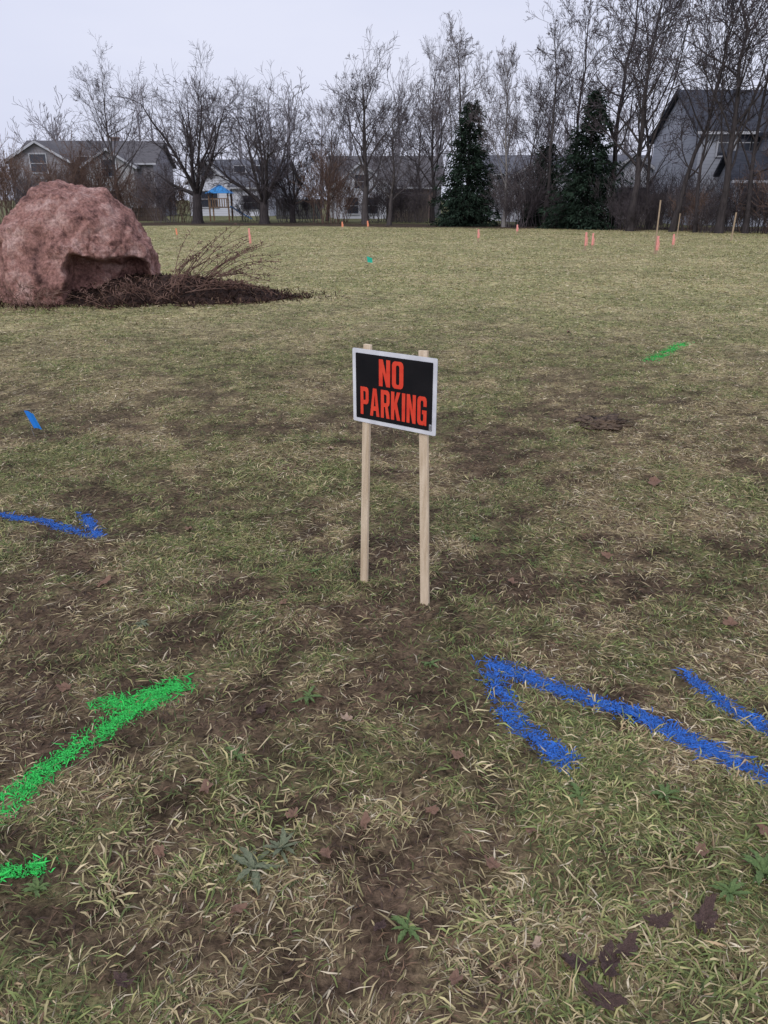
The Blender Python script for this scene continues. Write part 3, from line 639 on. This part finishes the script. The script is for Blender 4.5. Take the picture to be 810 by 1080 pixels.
def house(cx,D,label,parts,wins,wallm,roofm,rot=0,chim=None):
    rt=empty("house",(cx,D,0),label,"house",group="suburban houses behind the field")
    rf=None
    for p in parts:
        r_=block(*p[:6],p[6] if len(p)>6 else wallm,roofm,rt); rf=rf or r_
    for q in wins: window(rt,*q)
    if chim:
        mb=MB(); mb.box(chim,(.7,.7,1.1)); mb.box((chim[0],chim[1],chim[2]+.62),(.85,.85,.14)); obj("chimney",mb.mesh("chimney",noisemat("chimney_brick",(.16,.12,.11),(.25,.19,.17),6,3,.9,.3)),rf)
    rt.rotation_euler=(0,0,rot); return rt
def zz(py,D): return W(405,py,D).z
def xx(px,py,D): return W(px,py,D).x
S1=siding("grey_siding",(.27,.26,.285)); S3=siding("white_siding",(.62,.64,.72)); S4=siding("light_grey_siding",(.37,.37,.39)); S5=siding("pale_grey_siding",(.38,.40,.46))
BRK=noisemat("house_brick",(.18,.13,.12),(.28,.21,.19),4,6,.9,.3)
D=74; x0,x1=xx(18,200,D),xx(158,200,D); w_=x1-x0; cx=(x0+x1)/2; he=zz(172,D); hr=zz(147,D)
house(cx,D+5,"grey siding house with broad shingle roof",[(w_,10,he,hr,'x',(0,0,0)),(5,4,he*1.0,zz(153,D),'y',(-w_/2+3,-6,0)),(4.2,2,he*.93,zz(159,D),'y',(w_/2-3.5,-5.6,0),S4)],
 [(-w_/2+3,-8,4.3,1.3,1.4),(-w_/2+3,-8,1.6,1.8,1.4),(0,-5,4.3,1.1,1.3),(2.0,-5,4.3,1.1,1.3),(0.5,-5,1.5,2.2,1.6),(w_/2-3.5,-6.6,4.0,1.2,1.3),(w_/2-3.5,-6.6,1.4,1.6,1.5)],S1,ROOFB,.08,(1.5,1,hr-.1))
D=80; x0,x1=xx(206,200,D),xx(300,200,D); w_=x1-x0; cx=(x0+x1)/2
house(cx,D+5,"white siding house with grey roof",[(w_,9,zz(192,D),zz(168,D),'x',(0,0,0)),(4,3,zz(192,D),zz(172,D),'y',(-w_/2+2.4,-5.5,0)),(3.5,3,2.6,3.6,'x',(w_/2-2.2,-5.8,0))],
 [(-w_/2+2.4,-7,4.0,1.2,1.1),(-w_/2+2.4,-7,1.5,1.6,1.4),(.5,-4.5,3.9,1.1,1.1),(2.3,-4.5,3.9,1.1,1.1),(.2,-4.5,1.5,1.8,1.5),(w_/2-2.2,-7.3,1.2,1.4,1.2)],S3,ROOF,-.1)
D=70; x0,x1=xx(346,200,D),xx(466,200,D); w_=x1-x0; cx=(x0+x1)/2
house(cx,D+5,"grey house with white gabled wing",[(w_,9,zz(194,D),zz(164,D),'x',(0,0,0),S4),(4.6,4,zz(198,D),zz(174,D),'y',(-w_/2+2.9,-6,0),S3),(5.5,3,2.5,3.5,'x',(w_/2-3.5,-5.8,0),BRK)],
 [(-w_/2+2.9,-8,2.8,1.0,1.0),(-w_/2+2.2,-8,1.0,.9,1.2),(-w_/2+3.8,-8,1.0,.9,1.2),(.3,-4.5,1.4,1.0,2.1,"door"),(w_/2-3.5,-7.3,1.3,1.6,1.3)],S4,ROOFB,0)
D=60; x0,x1=xx(518,200,D),xx(700,200,D); w_=x1-x0; cx=(x0+x1)/2
house(cx,D+5,"long white house with light grey roof",[(w_,9,zz(184,D),zz(163,D),'x',(0,0,0)),(4.5,3,zz(188,D),zz(167,D),'y',(w_/2-3,-5.5,0)),(4.2,3,zz(190,D),zz(171,D),'y',(-w_/2+3,-5.5,0))],
 [(w_/2-3,-7,1.5,2.6,1.5),(-w_/2+3,-7,1.4,1.8,1.4),(0,-4.5,1.4,2.4,2.1,"door"),(3,-4.5,1.5,1.2,1.2),(-3.2,-4.5,1.6,1.2,1.2)],S3,ROOF,0)
D=50; x0,x1=xx(738,150,D),xx(890,150,D); w_=x1-x0; cx=(x0+x1)/2; he=zz(138,D); hr=zz(98,D+4)
house(cx,D+4.2,"pale grey two storey house with dark roof",[(w_,8.4,he,hr,'x',(0,0,0)),(w_*.8,2.4,2.7,3.9,'x',(.6,-5.4,0)),(3.6,2.2,he*.985,zz(110,D),'y',(w_/2-3.2,-5.2,0))],
 [(-w_/2+1.6,-4.2,4.6,1.0,1.4),(-w_/2+3.6,-4.2,4.6,1.0,1.4),(w_/2-6,-4.2,4.6,.9,1.4),(w_/2-3.2,-6.3,4.6,1.0,1.4),(-w_/2+2.6,-6.6,1.4,1.3,1.4),(-w_/2+5,-6.6,1.4,1.6,1.4)],S5,ROOFD,.0)
FW=noisemat("weathered_fence",(.12,.10,.09),(.20,.17,.15),5,5,.9,.2,12,(4,4,.5))
def fence(px0,px1,D,H,label,mat=FW):
    x0,x1=xx(px0,225,D),xx(px1,225,D); rt=empty("wooden_fence",((x0+x1)/2,D,0),label,"fence",group="garden fences"); w_=x1-x0
    mb=MB(); n=int(w_/.15)
    for i in range(n): mb.box((-w_/2+(i+.5)*w_/n,0,H/2+R_.uniform(-.01,.02)),(w_/n-.015,.02,H))
    obj("boards",mb.mesh("boards",mat),rt); mb=MB()
    for z in(.3,H-.3): mb.box((0,.04,z),(w_,.05,.09))
    obj("rails",mb.mesh("rails",mat),rt)
    for i in range(int(w_/2.4)+1):
        mb=MB(); mb.box((0,.09,H/2),(.1,.09,H+.12)); o=obj("post",mb.mesh("post",mat),rt); o.location.x=-w_/2+i*2.4
fence(408,452,58,1.9,"brown weathered board fence behind bare trees"); fence(292,340,66,1.5,"dark low board fence by a garden",noisemat("dark_fence",(.05,.05,.055),(.08,.08,.085),5,4,.9,.1))
fence(140,172,60,.9,"low brown board fence near shrubs",noisemat("dark_brown_fence",(.06,.045,.04),(.10,.075,.065),5,4,.9,.1))
fence(655,700,50,1.8,"brown weathered board fence behind bare trees")
# playset
rt=empty("playset",(xx(233,220,60),60,0),"wooden playset with blue canopy and slide","playset"); rt.scale=(.92,.92,.86)
PWD=noisemat("playset_wood",(.24,.15,.09),(.33,.22,.14),5,4,.8,.1); BLC=noisemat("blue_canopy_cloth",(.04,.24,.58),(.06,.30,.68),3,3,.7,0)
for x_ in(-.75,.75):
    for y_ in(-.7,.7):
        mb=MB(); mb.box((x_,y_,1.15),(.1,.1,2.3)); obj("post",mb.mesh("post",PWD),rt)
mb=MB(); mb.box((0,0,1.1),(1.55,1.45,.08)); obj("deck",mb.mesh("deck",PWD),rt)
mb=MB()
for x_ in np.linspace(-.65,.65,8): mb.box((x_,-.77,1.45),(.07,.03,.6))
mb.box((0,-.78,1.78),(1.5,.05,.07)); obj("railing",mb.mesh("railing",PWD),rt)
ap=Vector((0,0,2.9)); cs=[Vector((-.98,-.95,2.2)),Vector((.98,-.95,2.2)),Vector((.98,.95,2.2)),Vector((-.98,.95,2.2))]
mb=MB()
for j in range(4): mb.poly([cs[j],cs[(j+1)%4],ap])
obj("canopy",mb.mesh("canopy",BLC),rt)
mb=MB(); slabq(mb,[(.78,-.25,1.15),(.78,.25,1.15),(2.4,.25,.15),(2.4,-.25,.15)],.05); obj("slide",mb.mesh("slide",BLC),rt)
# ---------- survey stakes, flags ----------
PINK=noisemat("pink_flagging",(.75,.27,.24),(.85,.38,.34),10,2,.6,0); ORG=noisemat("orange_flagging",(.8,.26,.15),(.85,.34,.20),10,2,.6,0)
LATH=noisemat("survey_lath_wood",(.32,.24,.165),(.43,.33,.235),8,4,.85,.1)
BF=noisemat("blue_flag_vinyl",(.02,.20,.66),(.03,.26,.75),8,2,.5,0); TF=noisemat("teal_flag_vinyl",(.02,.42,.30),(.03,.5,.36),8,2,.5,0); WIRE=noisemat("flag_wire",(.15,.15,.15),(.25,.25,.25),9,2,.5,0)
def lath(px,by,ty,top,mat,label,wd=.07,lean=0):
    b0=G(px,by); H=W(px,ty,b0.y).z; rt=empty("survey_stake",(b0.x,b0.y,0),label,"survey stake",group="survey stakes in the field"); rt.rotation_euler=(R_.uniform(-.04,.04),lean+R_.uniform(-.03,.03),R_.uniform(-.4,.4))
    mb=MB(); mb.box((0,0,H/2-.05),(wd,.02,H+.1)); 
    o=obj("lath",mb.mesh("lath",LATH),rt)
    if top>0:
        h=H*top; mb=MB(); mb.box((0,0,H-h/2+.005),(wd+.008,.03,h))
        mb.tube([Vector((wd/2,-.02,H-h*.3)),Vector((wd/2+.02,-.02,H-h*.5)),Vector((wd/2+.03,-.02,H-h*1.0))],[.010,.014,.008],4)
        obj("flagging",mb.mesh("flagging",mat),rt)
for a in [(187,252,241,.6,ORG,"short survey stake with orange flagging",.045),(361,243,234,.6,ORG,"short survey stake with orange flagging",.06),(388,243,233,.6,ORG,"short survey stake with orange flagging",.06),
 (504,255,242,.7,PINK,"short survey stake with pink flagging",.05),(545,247,237,.7,PINK,"short survey stake with pink flagging",.06),
 (617,264,245,.75,PINK,"survey stake wrapped in bright pink flagging",.05),(624,263,246,.75,PINK,"survey stake wrapped in bright pink flagging",.045),
 (690,268,211,.0,PINK,"tall bare wooden survey lath",.036),(692,268,249,.8,PINK,"survey stake wrapped in bright pink flagging",.06),(709,262,247,.75,PINK,"survey stake wrapped in bright pink flagging",.045),
 (771,254,224,.0,ORG,"plain wooden survey stake by the trees",.055),(714,250,225,0,ORG,"plain wooden survey stake by the trees",.035),(264,262,241,.75,PINK,"survey stake wrapped in bright pink flagging",.045)]:
    lath(*a)
def flag(px,by,ty,mat,label,fw,fh,lean,droop=.5,rot=0):
    b0=G(px,by); H=W(px,ty,b0.y).z; rt=empty("marker_flag",(b0.x,b0.y,0),label,"marker flag",group="utility marker flags"); rt.rotation_euler=(0,0,rot)
    mb=MB(); mb.tube([Vector((0,0,-.05)),Vector((lean*.5,0,H*.5)),Vector((lean,0,H))],[.002,.002,.002],6); obj("wire",mb.mesh("wire",WIRE),rt)
    mb=MB(); n=6
    for i in range(n+1):
        t=i/n; xo=fw*t; yo=.012*math.sin(t*5); dz=-fh*droop*t
        mb.v+= [Vector((lean+xo,yo-.003,H-.005+dz)),Vector((lean*.3+xo*.9+fw*.25,yo-.003,H-fh+dz*.3))]
    for i in range(n): mb.f.append((2*i,2*i+1,2*i+3,2*i+2))
    obj("flag",mb.mesh("flag",mat,True),rt)
flag(37,459,432,BF,"small blue vinyl utility flag on wire",.065,.13,-.045,.15)
flag(386,283,270,TF,"small teal green vinyl utility flag on wire",.13,.14,.02,.3)
# ---------- fallen leaves / weeds ----------
LB=noisemat("brown_leaf",(.15,.085,.06),(.27,.165,.115),25,4,.7,.2,60); LD=noisemat("dark_brown_leaf",(.055,.034,.030),(.125,.078,.066),18,5,.5,.4,50); LP=noisemat("pale_tan_leaf",(.34,.24,.17),(.48,.36,.27),25,4,.7,.2,60)
def leafmesh(seed,mat):
    rg=random.Random(seed); n=48; mb=MB(); mb.v.append(Vector((0,0,.10))); lob=rg.choice([5,7]); cur=rg.uniform(.6,1.6); fold=rg.uniform(.2,.8); ph=rg.uniform(0,6)
    def zf(x,y,a): return .30*cur*(x*x)+.35*fold*abs(y)+.16*math.sin(3*a+ph)*(x*x+y*y)**.5+.06*math.sin(9*x+5*y+ph)
    rings=[.35,.7,1.0]; asym=[rg.uniform(.7,1.1) for _ in range(n//6)]
    for q in rings:
        for i in range(n):
            a=2*math.pi*i/n; r=(.62+.28*abs(math.cos(lob*a/2))**.9+.12*math.cos(a))*asym[(i//6)%len(asym)]*(1 if q<1 else rg.uniform(.90,1.08))*(q if q==1 else q*.8)
            x=r*math.cos(a); y=r*math.sin(a)*.72; mb.v.append(Vector((x,y,zf(x,y,a)+.06+rg.gauss(0,.03))))
    for i in range(n): mb.f.append((0,1+i,1+(i+1)%n))
    for k in range(2):
        for i in range(n): a=1+k*n+i; b_=1+k*n+(i+1)%n; mb.f.append((a,a+n,b_+n,b_))
    mb.tube([Vector((-.5,0,.12)),Vector((-.9,.03,.16)),Vector((-1.3,.12,.1))],[.025,.02,.02],4)
    return mb.mesh("fallen_leaf",mat,True)
lm={'b':[leafmesh(1,LB),leafmesh(2,LB),leafmesh(6,LB)],'d':[leafmesh(3,LD),leafmesh(4,LD),leafmesh(7,LD)],'p':[leafmesh(5,LP)]}
lbl={'b':"curled brown fallen leaf on grass",'d':"wet dark brown fallen leaf on grass",'p':"pale tan fallen leaf on grass"}
LV=[(640,1020,.062,'d'),(607,1020,.05,'d'),(632,1055,.055,'d'),(660,1005,.04,'d'),(742,975,.058,'d'),(693,975,.038,'d'),(218,840,.038,'b'),(366,763,.03,'p'),(310,868,.034,'b'),(350,475,.05,'p'),(690,512,.07,'b'),(385,872,.028,'b'),(400,985,.03,'d'),(520,918,.03,'b'),(455,860,.028,'b'),(110,620,.04,'b'),(275,755,.032,'d'),(640,590,.04,'b'),(770,660,.04,'b'),(130,1040,.03,'d'),(565,1000,.022,'p'),(804,880,.034,'b'),(600,350,.06,'b'),
(170,905,.028,'b'),(250,965,.026,'b'),(480,800,.026,'b'),(345,905,.024,'b'),(70,730,.03,'b'),(560,880,.024,'b'),(300,640,.03,'b'),(540,620,.03,'b'),(200,560,.035,'b'),(740,900,.026,'b'),(480,1040,.026,'b')]
for px,py,s_,k in LV:
    p=G(px,py); o=obj("fallen_leaf",R_.choice(lm[k]),None,lbl[k],"leaf",group="fallen leaves on the grass"); o.location=(p.x,p.y,float(hgt(p.x,p.y))+.011); o.scale=(s_,s_*R_.uniform(.7,1),s_*.9); o.rotation_euler=(R_.uniform(-.3,.3),R_.uniform(-.3,.3),R_.uniform(0,6.28))
WG=noisemat("grey_green_weed",(.12,.145,.09),(.20,.215,.14),20,3,.8,.2,spec=.1); WG2=noisemat("green_weed",(.085,.14,.05),(.15,.21,.08),20,3,.7,.2,spec=.15)
def rosette(seed,n,mat,elev=(.1,.6),wr=(.05,.10)):
    rg=random.Random(seed); mb=MB()
    for i in range(n):
        a=i*2.4+rg.uniform(-.5,.5); L_=rg.uniform(.35,1.0); w_=L_*rg.uniform(*wr); e_=rg.uniform(*elev); b=len(mb.v); d=Vector((math.cos(a),math.sin(a),0)); sd=Vector((-math.sin(a),math.cos(a),0)); cv=rg.uniform(-.45,.45)
        for j in range(8):
            t=j/7; ww=w_*math.sin(math.pi*(.06+.92*t))**.8*(1+.6*(j%2)); z=L_*(math.sin(e_)*t-.45*t*t)+.06
            q=d*L_*math.cos(e_)*t+sd*cv*t*t*L_+Vector((0,0,max(z,.02))); mb.v+=[q-sd*ww+Vector((0,0,.04*L_)),q,q+sd*ww+Vector((0,0,.04*L_))]
        for j in range(7):
            k=b+3*j; mb.f+=[(k,k+3,k+4,k+1),(k+1,k+4,k+5,k+2)]
    return mb.mesh("weed_plant",mat,True)
rm=[rosette(1,19,WG),rosette(2,14,WG2,(.3,.9)),rosette(3,11,WG2,(.2,.7)),rosette(4,20,WG,(.3,1.0))]
for px,py,s_,k in [(268,920,.09,0),(296,900,.07,3),(805,925,.09,1),(770,945,.06,1),(455,705,.05,2),(330,605,.05,2),(325,737,.07,2),(430,985,.06,2),(610,845,.06,2),(250,800,.06,2),(40,940,.05,1),(700,840,.06,1),(150,660,.05,0),(500,570,.05,2)]:
    p=G(px,py); o=obj("weed_plant",rm[k],None,"grey green leafy weed rosette in the grass" if k in(0,3) else "small green leafy weed in the grass","weed",group="weeds in the grass"); o.location=(p.x,p.y,float(hgt(p.x,p.y))+.003); o.scale=(s_,)*3; o.rotation_euler=(0,0,R_.uniform(0,6.28))
# loose soil
p=G(632,446); md=blob("soil_clump",5,(.16,.14,.03),[(V3(0,0,1),.6)],5.1,noisemat("dark_soil",(.06,.04,.03),(.17,.12,.08),30,6,.95,.8,60),.35,.6)
o=obj("soil_clump",md,None,"low dark clump of loose soil in grass","soil clump"); o.location=(p.x,p.y,-.010)
